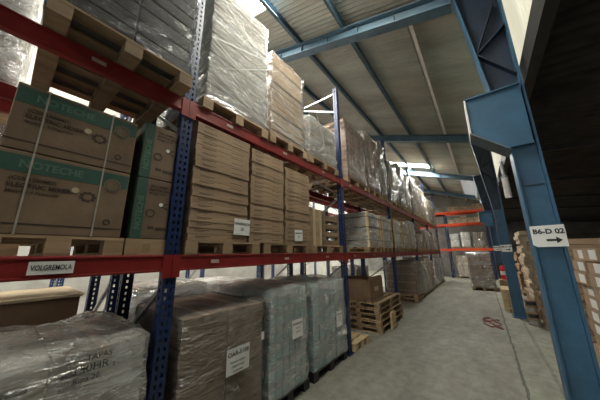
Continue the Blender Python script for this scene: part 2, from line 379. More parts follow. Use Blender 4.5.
# signs on the columns
def col_sign(Y, z0, z1, x0, x1, label, big=True):
    s = empty('location_sign', (x0, Y, z0), label, 'sign', 'location signs on the columns')
    w, h = x1-x0, z1-z0
    m = MB(); m.prism([(0, .02), (.03, 0), (w, .004), (w, h), (0, h-.006)], 'y', -.006, 0)
    m.build('sign_sheet', 'paper', s)
    text('B6-D 02' if big else 'B6-D 04', (w*.52, -.007, h*.70), h*.30, '-Y', s, bold=.008)
    a = MB(); a.box(w*.42, w*.72, -.0075, -.0066, h*.26, h*.36); a.prism([(w*.70, h*.16), (w*.88, h*.31), (w*.70, h*.46)], 'y', -.0075, -.0066)
    a.build('arrow', 'ink', s)
col_sign(2.998, 1.578, 1.772, .374, .592, 'white sign with arrow on nearest blue column')
col_sign(7.798, 1.52, 1.70, .374, .585, 'white sign on second blue column down the aisle', False)
col_sign(12.598, 1.55, 1.75, .374, .585, 'small white sign on third blue column', False)

# side wall cladding above the low bay: translucent sheets carried by an eaves beam
struct(MB().box(.63, .72, FY0, FY1, 3.34, 3.58).build('trim_1', 'dark_metal'))
def vcorr(x, y0, y1, z0, z1, m, name):
    mb = MB(); per = .105; n = int((y1-y0)/per*6); pr = None
    for i in range(n+1):
        y = y0+(y1-y0)*i/n; xx = x+  .014*math.sin(2*PI*y/per); a = ((xx, y, z0), (xx, y, z1))
        if pr: mb.quad(pr[0], a[0], a[1], pr[1])
        pr = a
    o = mb.build(name, m, recalc=False, merge=.0003, smooth=True); sd = o.modifiers.new('t', 'SOLIDIFY'); sd.thickness = .004
    return struct(o)
vcorr(.70, 2.0, FY1, 3.59, 4.87, 'sky_wall', 'window_or_fill_20')
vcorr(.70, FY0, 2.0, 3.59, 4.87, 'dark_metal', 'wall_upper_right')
struct(MB().box(.58, .75, FY0, FY1, 4.93, 4.97).build('trim_2', 'dark_metal'))
# low bay roof
def zl(x): return 3.52 - .10*(x-.7)
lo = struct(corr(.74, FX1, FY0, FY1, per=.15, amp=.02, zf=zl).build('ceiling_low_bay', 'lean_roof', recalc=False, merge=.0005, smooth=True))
sd = lo.modifiers.new('t', 'SOLIDIFY'); sd.thickness = .008
for i, Y in enumerate((5.5, 7.9, 10.3, 12.7, 17.5)):
    mb = MB(); mb.hexa([(.6, Y-.03, 3.26), (FX1, Y-.03, 2.68), (FX1, Y+.03, 2.68), (.6, Y+.03, 3.26), (.6, Y-.03, 3.34), (FX1, Y-.03, 2.76), (FX1, Y+.03, 2.76), (.6, Y+.03, 3.34)])
    tag(mb.build('roof_joist', 'dark_metal'), 'dark sloping steel joist under the low right roof, %s from the front' % ['first', 'second', 'third', 'fourth', 'fifth', 'sixth'][i], 'joist', 'joists of the low bay')
struct(MB().box(FX1, FX1+.1, FY0, FY1, 0, 3.1).build('wall_right', 'dark_metal'))
struct(MB().box(FX0-.1, FX0, FY0, FY1, 0, 7.9).build('wall_left', 'wall'))
struct(MB().prism([(FX0, 0), (FX1, 0), (FX1, 2.9), (.7, 3.5), (.32, 5.0), (FX0, 7.8)], 'y', FY1, FY1+.1).build('wall_back', 'wall_darker'))
# downpipe hanging by the cladding between the first two columns
p = empty('downpipe', (.58, 6.2, 2.6), 'pale cylindrical pipe hanging beside the translucent cladding between two columns', 'pipe')
MB().lathe([(.0, 0), (.055, 0), (.055, .42), (.0, .42)], (0, 0, 0), 16).build('pipe_body', 'white_paint', p, smooth=False)
MB().lathe([(.0, .42), (.062, .42), (.062, .46), (.03, .47), (.03, .78), (0, .78)], (0, 0, 0), 16).build('pipe_socket', 'galv', p)

# ------------------------------------------------------------------ racks
def post_mesh(h, w=.09, d=.075, nh=2, cover=False):
    """Perforated channel post: front (+x) web with two columns of slots, side webs with one."""
    mb = MB(); pitch = .055; n = int(h/pitch)
    cols = [-w/2, -w/2+.018, -w/2+.034, w/2-.034, w/2-.018, w/2]
    for i in range(n):
        z0 = i*pitch; za, zb_, z1 = z0+.014, z0+.041, z0+pitch
        for k in range(5):
            y0, y1 = cols[k], cols[k+1]
            if k in (1, 3):
                mb.quad((0, y0, z0), (0, y1, z0), (0, y1, za), (0, y0, za)); mb.quad((0, y0, zb_), (0, y1, zb_), (0, y1, z1), (0, y0, z1))
            else: mb.quad((0, y0, z0), (0, y1, z0), (0, y1, z1), (0, y0, z1))
        xs = (0, -.028, -.046, -d)
        for s in (-1, 1):
            y = s*w/2
            for k in range(3):
                a, b = xs[k], xs[k+1]
                if k == 1:
                    mb.quad((a, y, z0), (b, y, z0), (b, y, za), (a, y, za)); mb.quad((a, y, zb_), (b, y, zb_), (b, y, z1), (a, y, z1))
                else: mb.quad((a, y, z0), (b, y, z0), (b, y, z1), (a, y, z1))
    for s in (-1, 1):
        mb.quad((-d, s*w/2, 0), (-d, s*w/2-s*.02, 0), (-d, s*w/2-s*.02, n*pitch), (-d, s*w/2, n*pitch))
    return mb.mesh('post', 'blue_post', recalc=False, merge=.0002)
POST = {h: post_mesh(h) for h in (4.8, 4.0)}
def solid(o, t=.003):
    m = o.modifiers.new('t', 'SOLIDIFY'); m.thickness = t; m.offset = 0; return o

def beam_mesh(L, m, h=.12, d=.05):
    mb = MB(); mb.box(-d, 0, 0, L, -h, 0); mb.box(0, .006, 0, L, -.016, -.004); mb.box(0, .006, 0, L, -h+.004, -h+.016)
    return mb.mesh('beam', m)
UY = [.81 + 2.83*k for k in range(-1, 6)]
def rack(name, xf, depth, ys, levels, post_h, m, label, cat='rack', group='pallet racks', stickers=False):
    r = empty(name, (xf, ys[0], 0), label, cat, group)
    bm_ = None
    for i, y in enumerate(ys):
        dy = y-ys[0]
        for x, flip in ((0, 1), (-depth, -1)):
            o = solid(link('upright', POST[post_h], r)); o.location = (x, dy, 0)
            if flip < 0: o.rotation_euler = (0, 0, PI)
            b = MB().box(-.10, .02, -.075, .075, 0, .012).build('foot_plate', 'blue_post', o)
        z = .15; s = 0
        while z+.60 < post_h:
            a, b = (-.04, dy, z), (-depth+.04, dy, z+.60)
            if s: a, b = (-.04, dy, z+.60), (-depth+.04, dy, z)
            MB().bar(a, b, .03, .03).build('brace', 'galv', r); z += .60; s ^= 1
        MB().bar((-.04, dy, post_h-.12), (-depth+.04, dy, post_h-.12), .03, .03).build('brace', 'galv', r)
        MB().bar((-.04, dy, post_h-.55), (-depth+.04, dy, post_h-.15), .03, .03).build('brace', 'galv', r)
        MB().bar((-.04, dy, .12), (-depth+.04, dy, .12), .03, .03).build('brace', 'galv', r)
    for i in range(len(ys)-1):
        L = ys[i+1]-ys[i]-.099
        if bm_ is None: bm_ = beam_mesh(L, m)
        for z in levels:
            for x, rot in ((0.004, 0), (-depth-.004, PI)):
                o = link('beam', bm_, r, bevel=.006)
                o.location = (x, ys[i]-ys[0]+.0495 + (L if rot else 0), z); o.rotation_euler = (0, 0, rot)
                for yy in (-.048, L-.012): MB().box(-.003, .010, yy, yy+.060, -.165, .0).build('end_connector', m, o)
                if stickers and not rot:
                    for q in range(3):
                        yy = .25+L*q/3+R_.random()*.1
                        st = MB().box(.006, .0075, yy, yy+.075, -.072, -.044).build('location_label', 'sticker', o)
    return r
rack('pallet_rack', -1.85, .95, UY, (1.545, 2.867), 4.8, 'red', 'long pallet rack of blue posts and red beams along the aisle on the left', stickers=True)
rack('pallet_rack', -3.05, .90, UY, (1.545, 2.867), 4.8, 'red', 'pallet rack of blue posts directly behind the long front rack, seen through its gaps')
rack('pallet_rack', -6.3, .9, UY[1:5], (1.545, 2.867), 4.8, 'orange', 'orange-beamed pallet rack standing across the next aisle behind the left racks')
# far rack, built facing +x then turned to face the viewpoint
fr = rack('pallet_rack', 0, .95, [0, 2.73, 4.75], (1.70, 3.22, 3.97), 4.0, 'orange', 'orange-beamed pallet rack closing off the far end of the aisle')
fr.location = (-4.35, 17.0, 0); fr.rotation_euler = (0, 0, -PI/2)
# hand-made sign on the first red beam
s = empty('beam_sign', (-1.834, .105, 1.452), 'white paper strip lettered in capitals on the lower red beam at left', 'sign')
MB().box(0, .002, 0, .172, 0, .066).build('paper_strip', 'paper', s)
text('VOLGREMOLA', (.003, .086, .033), .038, 'X', s, bold=.002, sx=.62)

# ------------------------------------------------------------------ pallets
def pallet_proto(name, w, d, m, h=.11, merged=False):
    """Width w along y, depth d along -x from the front at x = 0, base at z = 0."""
    root = bpy.data.objects.new(name, None); mbs = []
    t = .016; zt = h-t
    tb = MB().box(0, -.10, 0, w, zt, h).mesh('top_board', m); bl = MB().box(0, -.10, 0, .10, t, zt-t).mesh('block', m)
    sb = MB().box(0, -d, 0, .10, zt-t, zt).mesh('stringer_board', m); bb = MB().box(0, -d, 0, .10, 0, t).mesh('bottom_board', m)
    items = [('top_board', tb, (-(d-.10)*k/5, 0, 0)) for k in range(6)]
    for yy in (0, w/2-.05, w-.10):
        items.append(('stringer_board', sb, (0, yy, 0))); items.append(('bottom_board', bb, (0, yy, 0)))
        for k in range(3): items.append(('block', bl, (-(d-.10)*k/2, yy, 0)))
    return items
PAL = {}
def pallet(x, y, z, w, d, m='wood', label='', group='pallets', near=True, rz=0, cat='pallet', h=.11, dy=0):
    w_ = round(w, 2); key = (w_, d, m, near, h)
    if key not in PAL:
        items = pallet_proto('p', w_, d, m, h)
        if not near:
            me = MB()
            for n, me0, off in items:
                i = len(me.v); me.v += [tuple(Vector(v.co)+Vector(off)) for v in me0.vertices]
                for p in me0.polygons: me.f.append(tuple(i+k for k in p.vertices)); me.m.append(0)
            items = me.mesh('pallet', m, recalc=False)
        PAL[key] = items
    it = PAL[key]
    if not near:
        o = link('wooden_pallet' if 'plastic' not in m else 'plastic_pallet', it); o.location = (x, y, z)
        o.rotation_euler = (0, 0, rz); return tag(o, label, cat, group)
    root = empty('wooden_pallet' if 'plastic' not in m else 'plastic_pallet', (x, y, z), label, cat, group)
    root.rotation_euler = (0, 0, rz)
    for n, me, off in it:
        o = link(n, me, root); o.location = off
        o.rotation_euler = (0, 0, R_.uniform(-.004, .004))
    return root

# ------------------------------------------------------------------ loads
def film_mesh(d, w, h, seed, amp, res, m, top_lump=0.):
    """Stretch film round a load: front at x=0 back to -d, y 0..w, z 0..h."""
    mb = MB(); g = .012
    X0, X1, Y0, Y1, Z0, Z1 = -d-g, g, -g, w+g, .0, h+g
    def grid(f, nu, nv):
        P_ = [[f(i/nu, j/nv) for j in range(nv+1)] for i in range(nu+1)]
        for i in range(nu):
            for j in range(nv): mb.quad(P_[i][j], P_[i+1][j], P_[i+1][j+1], P_[i][j+1])
    nx, ny, nz = [max(3, int(s/res)) for s in (X1-X0, Y1-Y0, Z1-Z0)]
    L = lambda a, b, t: a+(b-a)*t
    def dsp(p):
        u = [2*(p[0]-X0)/(X1-X0)-1, 2*(p[1]-Y0)/(Y1-Y0)-1, 2*(p[2]-Z0)/(Z1-Z0)-1]
        dr = Vector([abs(q)**9*(1 if q > 0 else -1) for q in u]); dr.z = max(dr.z, 0)
        q = Vector((p[0]*2.0, p[1]*2.0+p[2]*1.4, p[2]*6-p[1]*2.4))+Vector((seed*3.7, seed*1.3, seed))
        k = (1-abs(noise.noise(q)))**3*1.2+noise.noise(q*2.3)*.45
        e = sum(1 for t in u if abs(t) > .94)
        v = Vector(p)+dr*amp*k
        if e >= 2: v -= dr*.012
        if u[2] > .98 and top_lump:
            q2 = Vector((p[0]*3.1+seed, p[1]*3.1, seed)); v.z += top_lump*max(0., noise.noise(q2)+.25)*(1-max(abs(u[0]), abs(u[1]))**6)
        return v
    grid(lambda a, b: dsp((X1, L(Y0, Y1, a), L(Z0, Z1, b))), ny, nz)
    grid(lambda a, b: dsp((X0, L(Y0, Y1, a), L(Z0, Z1, b))), ny, nz)
    grid(lambda a, b: dsp((L(X0, X1, a), Y0, L(Z0, Z1, b))), nx, nz)
    grid(lambda a, b: dsp((L(X0, X1, a), Y1, L(Z0, Z1, b))), nx, nz)
    grid(lambda a, b: dsp((L(X0, X1, a), L(Y0, Y1, b), Z1)), nx, ny)
    return mb.mesh('stretch_film', m, merge=.001)

CART = {}
def carton_mesh(d, w, h, m, prints=True, tape=True):
    key = (round(d, 3), round(w, 3), round(h, 3), m, prints, tape)
    if key in CART: return CART[key]
    mb = MB(); mb.box(-d, 0, 0, w, 0, h)
    if tape:
        mb.box(-d-.001, .001, w/2-.025, w/2+.025, h-.0005, h+.001, 1)
        mb.box(.0, .0012, w/2-.025, w/2+.025, h-min(.06, h*.4), h+.001, 1)
        mb.box(-d, 0, -.001, .0005, h*.5-.02, h*.5+.02, 1)
    if prints:
        mb.box(.0, .001, w*.10, w*.34, h*.62, h*.72, 2); mb.box(.0, .001, w*.62, w*.86, h*.60, h*.70, 2); mb.box(.0, .001, w*.10, w*.26, h*.42, h*.48, 2)
    CART[key] = mb.mesh('carton', [m, 'teal_pale', 'teal_pale'] if m == 'teal' else [m, 'tape', 'print']); return CART[key]

LN = 0
def strands(r, d, w, h, n):
    """Twisted strands of film running diagonally round a load."""
    q = random.Random(n)
    for k in range(n):
        z0 = h*(.05+.9*q.random()); z1 = max(.03, min(h-.03, z0+h*q.choice((-1, 1))*q.uniform(.12, .4)))
        MB().bar((.028, -.01, z0), (.028, w+.01, z1), .003, .005).build('film_strand', 'strand', r)
def wrapped(x, y0, y1, z0, z1, d, nr, nc, cm, fm, label, group=None, amp=.03, lump=0., near=True, cat='pallet load', name='wrapped_load', prints=True, jit=.006, tape=True):
    global LN; LN += 1
    w, h = y1-y0-.03, z1-z0; y0 += .015
    r = empty(name, (x, y0, z0), label, cat, group)
    if not near: nr += 1; nc += 1
    cw, ch = w/nc, h/nr; nd = 2 if near else 1; cd = d/nd
    me = carton_mesh(cd-.006, cw-(.012 if near else .03), ch-(.006 if nr < 10 else .009), cm, prints, tape)
    for i in range(nr):
        for j in range(nc):
            for k in range(nd):
                o = link('carton', me, r, bevel=.006 if near else 0)
                o.location = (-k*cd-R_.uniform(0, jit)*2, j*cw+.003, i*ch)
                o.rotation_euler = (0, 0, R_.uniform(-jit, jit)*.5)
    f = film_mesh(d, w, h, LN*1.71, amp, .045 if near else .10, fm, lump)
    link('stretch_film', f, r, smooth=True)
    return r
def paper_on(r, y, z, w, h, lines, rot=0., name='paper_label', x=.05):
    """A printed sheet stuck on the aisle face of a load."""
    p = MB().box(0, .0015, -w/2, w/2, -h/2, h/2).build(name, 'paper', r)
    p.location = (x, y, z); p.rotation_euler = (rot, 0, 0)
    zz = h*.26
    for i, (t, s) in enumerate(lines):
        text(t, (.0022, 0, zz), s, 'X', p, bold=.004 if i == 0 else .001); zz -= s*.9+.016
    return p

XF = -1.85
# ---- floor level, bay nearest the viewpoint
pallet(-1.83, -.62, 0, 1.34, .95, label='wooden pallet on the floor at the lower left corner under the film-wrapped cartons', near=True)
r = wrapped(-1.83, -.62, .72, .11, 1.03, .92, 3, 3, 'card_grey', 'film_heavy', 'pale film-wrapped carton load with crumpled top at lower left, handwritten on its side', amp=.02, lump=.09)
text('TAPAS', (.030, 1.06, .885), .04, 'X', r, bold=.001, name='handwriting'); text('150HR', (.031, 1.03, .835), .055, 'X', r, bold=.0, name='handwriting'); text('Ruta 20.', (.031, 1.02, .785), .036, 'X', r, bold=.001, name='handwriting')
pallet(-1.84, .92, 0, .86, .95, 'plastic_black', label='black pallet on the floor under the brown wrapped cartons')
r = wrapped(-1.84, .92, 1.77, .11, 1.07, .92, 2, 2, 'card', 'film_thin', 'brown film-wrapped carton load on the floor with a white printed sheet, beside the near post', amp=.014, lump=.04, prints=False)
paper_on(r, .50, .55, .24, .20, [('OAR-5108', .05), ('Expositor metalico', .021), ('plegable 4 cajas', .021), ('2 paquetes', .024)], rot=0, x=.035)
paper_on(r, .78, .66, .035, .07, [('', .01)], x=.036, name='small_sticker')
pallet(-1.84, 1.84, 0, .68, .95, 'plastic_black', label='black pallet on the floor under the first teal wrapped load')
r = wrapped(-1.84, 1.84, 2.50, .11, 1.15, .92, 6, 6, 'teal', 'film_heavy', 'first teal film-wrapped load on the floor beside the brown cartons', 'teal wrapped loads', amp=.016, lump=.04)
paper_on(r, .40, .60, .19, .19, [('GINARROCA', .03), ('lote 6', .026), ('24 uds', .026)], x=.042)
pallet(-1.84, 2.62, 0, .88, .95, 'plastic_black', label='black pallet on the floor under the second teal wrapped load')
r = wrapped(-1.84, 2.62, 3.50, .11, 1.14, .92, 6, 6, 'teal', 'film_heavy', 'second teal film-wrapped load on the floor before the next blue post', 'teal wrapped loads', amp=.016, lump=.04)
paper_on(r, .60, .50, .17, .21, [('GINARROCA', .026), ('lote 7', .026), ('24 uds', .026)], x=.042)
# ---- floor level, second bay: empty pallets and a brown box
pallet(-1.82, 3.76, 0, .56, .85, 'wood_pale', label='pale empty wooden pallet lying on the floor beyond the teal loads')
for k, wd in enumerate(('lowest', 'second lowest', 'middle', 'second highest', 'topmost')):
    pallet(-1.76+R_.uniform(-.03, .02), 4.78+R_.uniform(-.03, .03), k*.111, 1.5, .9, 'wood', label='%s brown wooden pallet in the stack under the open brown box' % wd, group='stacked pallets under the brown box')
b = empty('cardboard_box', (-1.95, 4.84, .556), 'open dark brown cardboard box on top of the stacked pallets', 'box')
m = MB(); D_, W_, H_ = .78, .78, .42; t = .012
m.box(-D_, 0, 0, W_, 0, t); m.box(-t, 0, 0, W_, t, H_); m.box(-D_, -D_+t, 0, W_, t, H_); m.box(-D_+t, -t, 0, t, t, H_); m.box(-D_+t, -t, W_-t, W_, t, H_)
m.build('box_body', 'card_dark', b)
MB().hexa([(0, 0, H_), (.0, W_, H_), (-.012, W_, H_), (-.012, 0, H_), (-.02, 0, H_+.05), (-.02, W_, H_+.05), (-.032, W_, H_+.05), (-.032, 0, H_+.05)]).build('top_flap', 'card_dark', b)
MB().box(0, .0015, .25, .5, .18, .26).build('small_sticker', 'card_pale', b)
cr = empty('wooden_crate', (-1.68, 5.22, 0), 'small pale wooden crate standing against the stacked pallets at the aisle edge', 'crate')
m = MB()
for k in range(3): m.box(0, .012, 0, .26, .02+k*.10, .105+k*.10)
m.box(-.012, 0, 0, .02, 0, .32); m.box(-.012, 0, .24, .26, 0, .32); m.build('slatted_side', 'wood_pale', cr)
MB().box(-.035, -.013, 0, .26, .0, .32).build('back_panel', 'wood_pale', cr)

# ---- floor level, farther bays
def far_pallet_load(x, y0, y1, zb, z1, nr, nc, cm, fm, label, plabel, d=.92, np=1, amp=.02, lump=.05, near=False, group='wrapped loads down the left rack', pm='wood'):
    for k in range(np):
        pallet(x, y0, zb+k*.11, y1-y0, d+.02, pm, plabel if np == 1 else plabel + (', lower of two' if k == 0 else ', upper of two'), near=near)
    return wrapped(x, y0, y1, zb+np*.11, z1, d, nr, nc, cm, fm, label, group, amp, lump, near)
far_pallet_load(-1.80, 8.25, 9.15, 0, 1.22, 4, 2, 'card_dark', 'film', 'dark brown wrapped load on two pallets, first on the floor past the empty bay', 'wooden pallet under the dark brown wrapped load past the empty bay', np=2, amp=.03, near=True)
FL = [(9.42, 10.28, 1.20, 'card_grey', 'film_heavy', 'grey wrapped load on the floor next beyond the dark brown one'),
      (10.42, 11.2, 1.28, 'card_pale', 'film_heavy', 'pale wrapped load on the floor in the middle of the fourth bay'),
      (11.28, 12.0, 1.15, 'card_dark', 'film', 'brown wrapped load on the floor before the fifth blue post'),
      (12.22, 13.08, 1.25, 'card_grey', 'film_heavy', 'grey wrapped load on the floor just past the fifth blue post'),
      (13.16, 13.96, 1.18, 'teal', 'film_heavy', 'greenish wrapped load on the floor in the farthest bay'),
      (14.04, 14.85, 1.22, 'card_grey', 'film_white', 'white wrapped load on the floor at the very end of the left rack')]
for y0, y1, z1, cm, fm, lb in FL:
    far_pallet_load(-1.82, y0, y1, 0, z1, 4, 2, cm, fm, lb, 'pallet below the ' + lb.replace(' wrapped', '').replace('just ', '').split(' on the floor')[0] + ' on the floor' + lb.split(' on the floor')[1])

# ---- middle shelf, near bay: printed mixer cartons
ZB1, ZL1 = 1.546, 1.657
pallet(-1.87, -.10, ZB1, .60, .95, label='wooden pallet on the lower red beam under the large printed cartons')
pallet(-1.87, .51, ZB1, .25, .95, label='narrow wooden pallet on the lower red beam under the small printed cartons')
def mixer_wide(z0, h, label):
    b = empty('printed_carton', (-1.87, -.09, z0), label, 'carton', 'large printed mixer cartons')
    W_, D_ = .565, .85
    MB().box(-D_, 0, 0, W_, 0, h).build('carton_body', 'card_mixer', b, bevel=.006)
    MB().box(0, .0012, .004, W_-.004, h-.115, h-.022).build('green_band', 'green', b)
    text('NOTECHE', (.002, .075, h-.07), .058, 'X', b, 'green_pale', align='LEFT', bold=.006, sx=.95)
    text('(CSB-1200MD)', (.002, .055, h-.15), .028, 'X', b, 'print', align='LEFT', bold=.004)
    text('ELECTRIC MIXER', (.002, .052, h-.185), .032, 'X', b, 'print', align='LEFT', bold=.007)
    text('MODEL: 4 PCS/CTN', (.002, .055, h-.218), .022, 'X', b, 'print', align='LEFT', bold=.003)
    def disc(name, m, y, z, r0, r1, x=.0014):
        e = MB(); e.lathe([(r0, 0), (r1, 0), (r1, .001), (r0, .001), (r0, 0)], (0, 0, 0), 24); o = e.build(name, m, b); o.rotation_euler = (0, PI/2, 0); o.location = (x, y, z)
    disc('round_emblem', 'card_mixer', W_-.085, h-.105, 0, .046); disc('emblem_ring', 'green', W_-.085, h-.105, .032, .037, .0026)
    disc('white_seal', 'card_pale', .31, h-.17, 0, .017); disc('handling_mark', 'print', W_-.085, .095, .012, .019)
    e = MB()
    for k in range(9):
        a = k*.7; yy = .37+.03*math.cos(a); zz = h-.20+.025*math.sin(a); e.box(.0, .0012, yy-.009, yy+.009, zz-.007, zz+.007)
    e.build('mixer_drawing', 'print', b)
    MB().box(0, .0013, 0, W_, .05, .058).build('printed_line', 'print', b)
    for yy in (.115, .415):
        MB().box(.0015, .0035, yy, yy+.008, 0, h).box(-D_, .0035, yy, yy+.008, h, h+.002).build('strap', 'strap', b)
    return b
mixer_wide(ZL1, .44, 'lower large brown printed mixer carton with green band on the middle shelf')
mixer_wide(ZL1+.444, .385, 'upper large brown printed mixer carton, top stacked under the upper pallet at left')
def mixer_small(z0, h, label):
    b = empty('printed_carton', (-1.87, .525, z0), label, 'carton', 'small printed mixer cartons')
    W_, D_ = .232, .8
    MB().box(-D_, 0, 0, W_, 0, h).build('carton_body', 'card_mixer', b, bevel=.006)
    MB().box(0, .0012, .006, .065, .0, h).box(-.10, 0, -.0012, 0, 0, h).build('green_band', 'green', b)
    text('NOTECHE', (.002, .035, h*.42), .052, 'X', b, 'green_pale', rot=PI/2, bold=.006)
    text('(CSB-1200MD)', (.002, .085, h-.05), .020, 'X', b, 'print', align='LEFT', bold=.003)
    text('ELECTRIC MIXER', (.002, .085, h-.08), .021, 'X', b, 'print', align='LEFT', bold=.005)
    text('MODEL: 4 PCS', (.002, .085, h-.107), .018, 'X', b, 'print', align='LEFT', bold=.003)
    e = MB(); e.lathe([(0, 0), (.014, 0), (.014, .001), (0, .001)], (0, 0, 0), 18); o = e.build('white_seal', 'paper', b); o.rotation_euler = (0, PI/2, 0); o.location = (.0012, .17, h*.58)
    e = MB(); e.lathe([(.022, 0), (.030, 0), (.030, .001), (.022, .001), (.022, 0)], (0, 0, 0), 20); o = e.build('round_emblem', 'print', b); o.rotation_euler = (0, PI/2, 0); o.location = (.0012, .105, h*.42)
    e = MB()
    for k in range(7): e.box(0, .0012, .185+.02*math.cos(k), .2+.02*math.cos(k), h*.5+.02*k/3, h*.5+.02*k/3+.01)
    e.build('mixer_drawing', 'print', b)
    MB().box(0, .0012, .10, .14, .07, .09).build('printed_mark', 'print', b); MB().box(0, .0012, .15, .225, .06, .085).build('barcode', 'print', b)
mixer_small(ZL1, .44, 'lower small printed mixer carton with vertical green band next to the near blue post')
mixer_small(ZL1+.444, .43, 'upper small printed mixer carton with vertical green band next to the near blue post')

# ---- middle shelf, second bay: three tall stacks of flat cartons
pallet(-1.84, .90, ZB1, .78, .95, label='wooden pallet on the lower beam under the first two flat carton stacks')
pallet(-1.84, 1.74, ZB1, .86, .95, label='wooden pallet on the lower beam under the third flat carton stack')
def flat_stack(y0, y1, z0, z1, n, nm, label, group, x=-1.84, d=.85, m='card', jx=.007):
    h = (z1-z0)/n; me = carton_mesh(d, y1-y0-.012, h-.002, m, True, False)
    for i in range(n):
        o = link('flat_carton', me, None, bevel=.006)
        o.location = (x+R_.uniform(-jx, jx*.3), y0+R_.uniform(0, .012), z0+i*h); o.rotation_euler = (0, 0, R_.uniform(-.003, .003))
        tag(o, label, 'carton', group)
flat_stack(.90, 1.50, ZL1, 2.715, 20, 'a', 'flat brown carton in the tall stack beside the near blue post, middle shelf', 'first stack of flat cartons')
flat_stack(1.525, 2.05, ZL1, 2.69, 20, 'b', 'flat brown carton in the middle one of three tall stacks on the shelf', 'second stack of flat cartons')
flat_stack(2.075, 2.60, ZL1, 2.63, 19, 'c', 'flat brown carton in the last of three tall stacks, beside the upright boards', 'third stack of flat cartons')
def shelf_paper(x, y, z, w, h, lines, label, tilt=0):
    s = empty('paper_label', (x, y, z), label, 'label'); s.rotation_euler = (tilt, 0, 0)
    MB().box(0, .0015, -w/2, w/2, -h/2, h/2).build('paper_sheet', 'paper', s)
    zz = h*.2
    for t, sz in lines: text(t, (.0022, 0, zz), sz, 'X', s, bold=.004); zz -= sz*1.6
shelf_paper(-1.832, 1.43, 1.80, .19, .155, [('GINARROCA', .032), ('12', .04)], 'white printed sheet stuck low across the first two stacks of flat cartons', -.02)
shelf_paper(-1.832, 2.33, 1.765, .16, .14, [('GINARROC', .028), ('8', .036)], 'white printed sheet stuck low on the third stack of flat cartons', .05)
pallet(-1.84, 2.66, ZB1, .88, .95, label='wooden pallet on the lower beam under the upright boards and dark trays')
for k in range(4):
    o = MB().box(-.6, 0, 0, .07, 0, .55-.01*k).build('wooden_board', 'card_pale' if k % 2 else 'wood', bevel=.004); o.location = (-1.90, 2.68+k*.082, ZL1)
    tag(o, '%s of four upright brown boards between carton stack and dark trays' % ['first', 'second', 'third', 'last'][k], 'board', 'upright boards on the middle shelf')
for k in range(4):
    t = empty('stacking_tray', (-1.9, 3.06, ZL1+k*.13), '%s dark brown wooden tray stacked beside the second blue post' % ['lowest', 'second', 'third', 'topmost'][k], 'tray', 'dark trays on the middle shelf')
    MB().box(-.7, 0, 0, .46, 0, .02).build('tray_base', 'wood_old', t)
    m = MB(); m.box(-.03, 0, 0, .46, .02, .08); m.box(-.7, -.67, 0, .46, .02, .08); m.box(-.67, -.03, 0, .03, .02, .08); m.box(-.67, -.03, .43, .46, .02, .08); m.build('tray_rim', 'wood_old', t)
    for a in (-.05, -.7):
        for c_ in (0, .41): MB().box(a, a+.05, c_, c_+.05, .08, .129).build('corner_post', 'wood_old', t)

# ---- middle shelf, farther bays
def strapped(y0, y1, label, z1=2.40, m='card_whitish', x=-1.86):
    pallet(x+.01, y0, ZB1, y1-y0, .95, label='pallet below the ' + label, near=y0 < 7)
    r = wrapped(x, y0+.03, y1-.01, ZL1, z1, .9, 4, 2, m, 'film_white', label, 'strapped grey loads on the middle shelf', amp=.012, near=y0 < 7)
    w = y1-y0-.04
    for yy in (-.018, w-.02):
        MB().box(-.03, .022, yy, yy+.045, 0, z1-ZL1+.01).build('corner_post', 'wood_pale', r)
    for zz in (.14, .42, .64):
        MB().box(-.9, .026, -.022, w+.027, zz, zz+.012).build('strap', 'plastic_black', r)
strapped(4.70, 5.48, 'grey strapped load with pale corner posts, first past the second blue post')
strapped(5.60, 6.34, 'grey strapped load with pale corner posts, just before the third blue post')
strapped(6.58, 7.35, 'grey strapped load with corner posts, just past the third blue post', 2.44)
strapped(7.45, 8.2, 'grey strapped load with corner posts, middle of the third bay', 2.46)
FM = [(8.30, 9.12, 2.55, 'card_grey', 'film_white', 'white wrapped load on the middle shelf before the fourth blue post'),
      (9.40, 10.2, 2.20, 'card_red', 'film_heavy', 'low reddish wrapped load on the middle shelf after the fourth blue post'),
      (10.3, 11.1, 2.35, 'card_dark', 'film', 'brown wrapped load on the middle shelf in the middle of the fourth bay'),
      (11.2, 12.0, 2.45, 'card_grey', 'film_heavy', 'grey wrapped load on the middle shelf before the fifth blue post'),
      (12.25, 13.05, 2.30, 'card_red', 'film_heavy', 'reddish wrapped load on the middle shelf past the fifth blue post'),
      (13.15, 13.95, 2.5, 'card_grey', 'film_white', 'white wrapped load on the middle shelf in the farthest bay'),
      (14.0, 14.82, 2.3, 'card_dark', 'film', 'brown wrapped load on the middle shelf at the end of the left rack')]
for y0, y1, z1, cm, fm, lb in FM: far_pallet_load(-1.85, y0, y1, ZB1, z1, 3, 2, cm, fm, lb, 'pallet below the ' + lb.replace(' wrapped', '').replace('just ', ''))

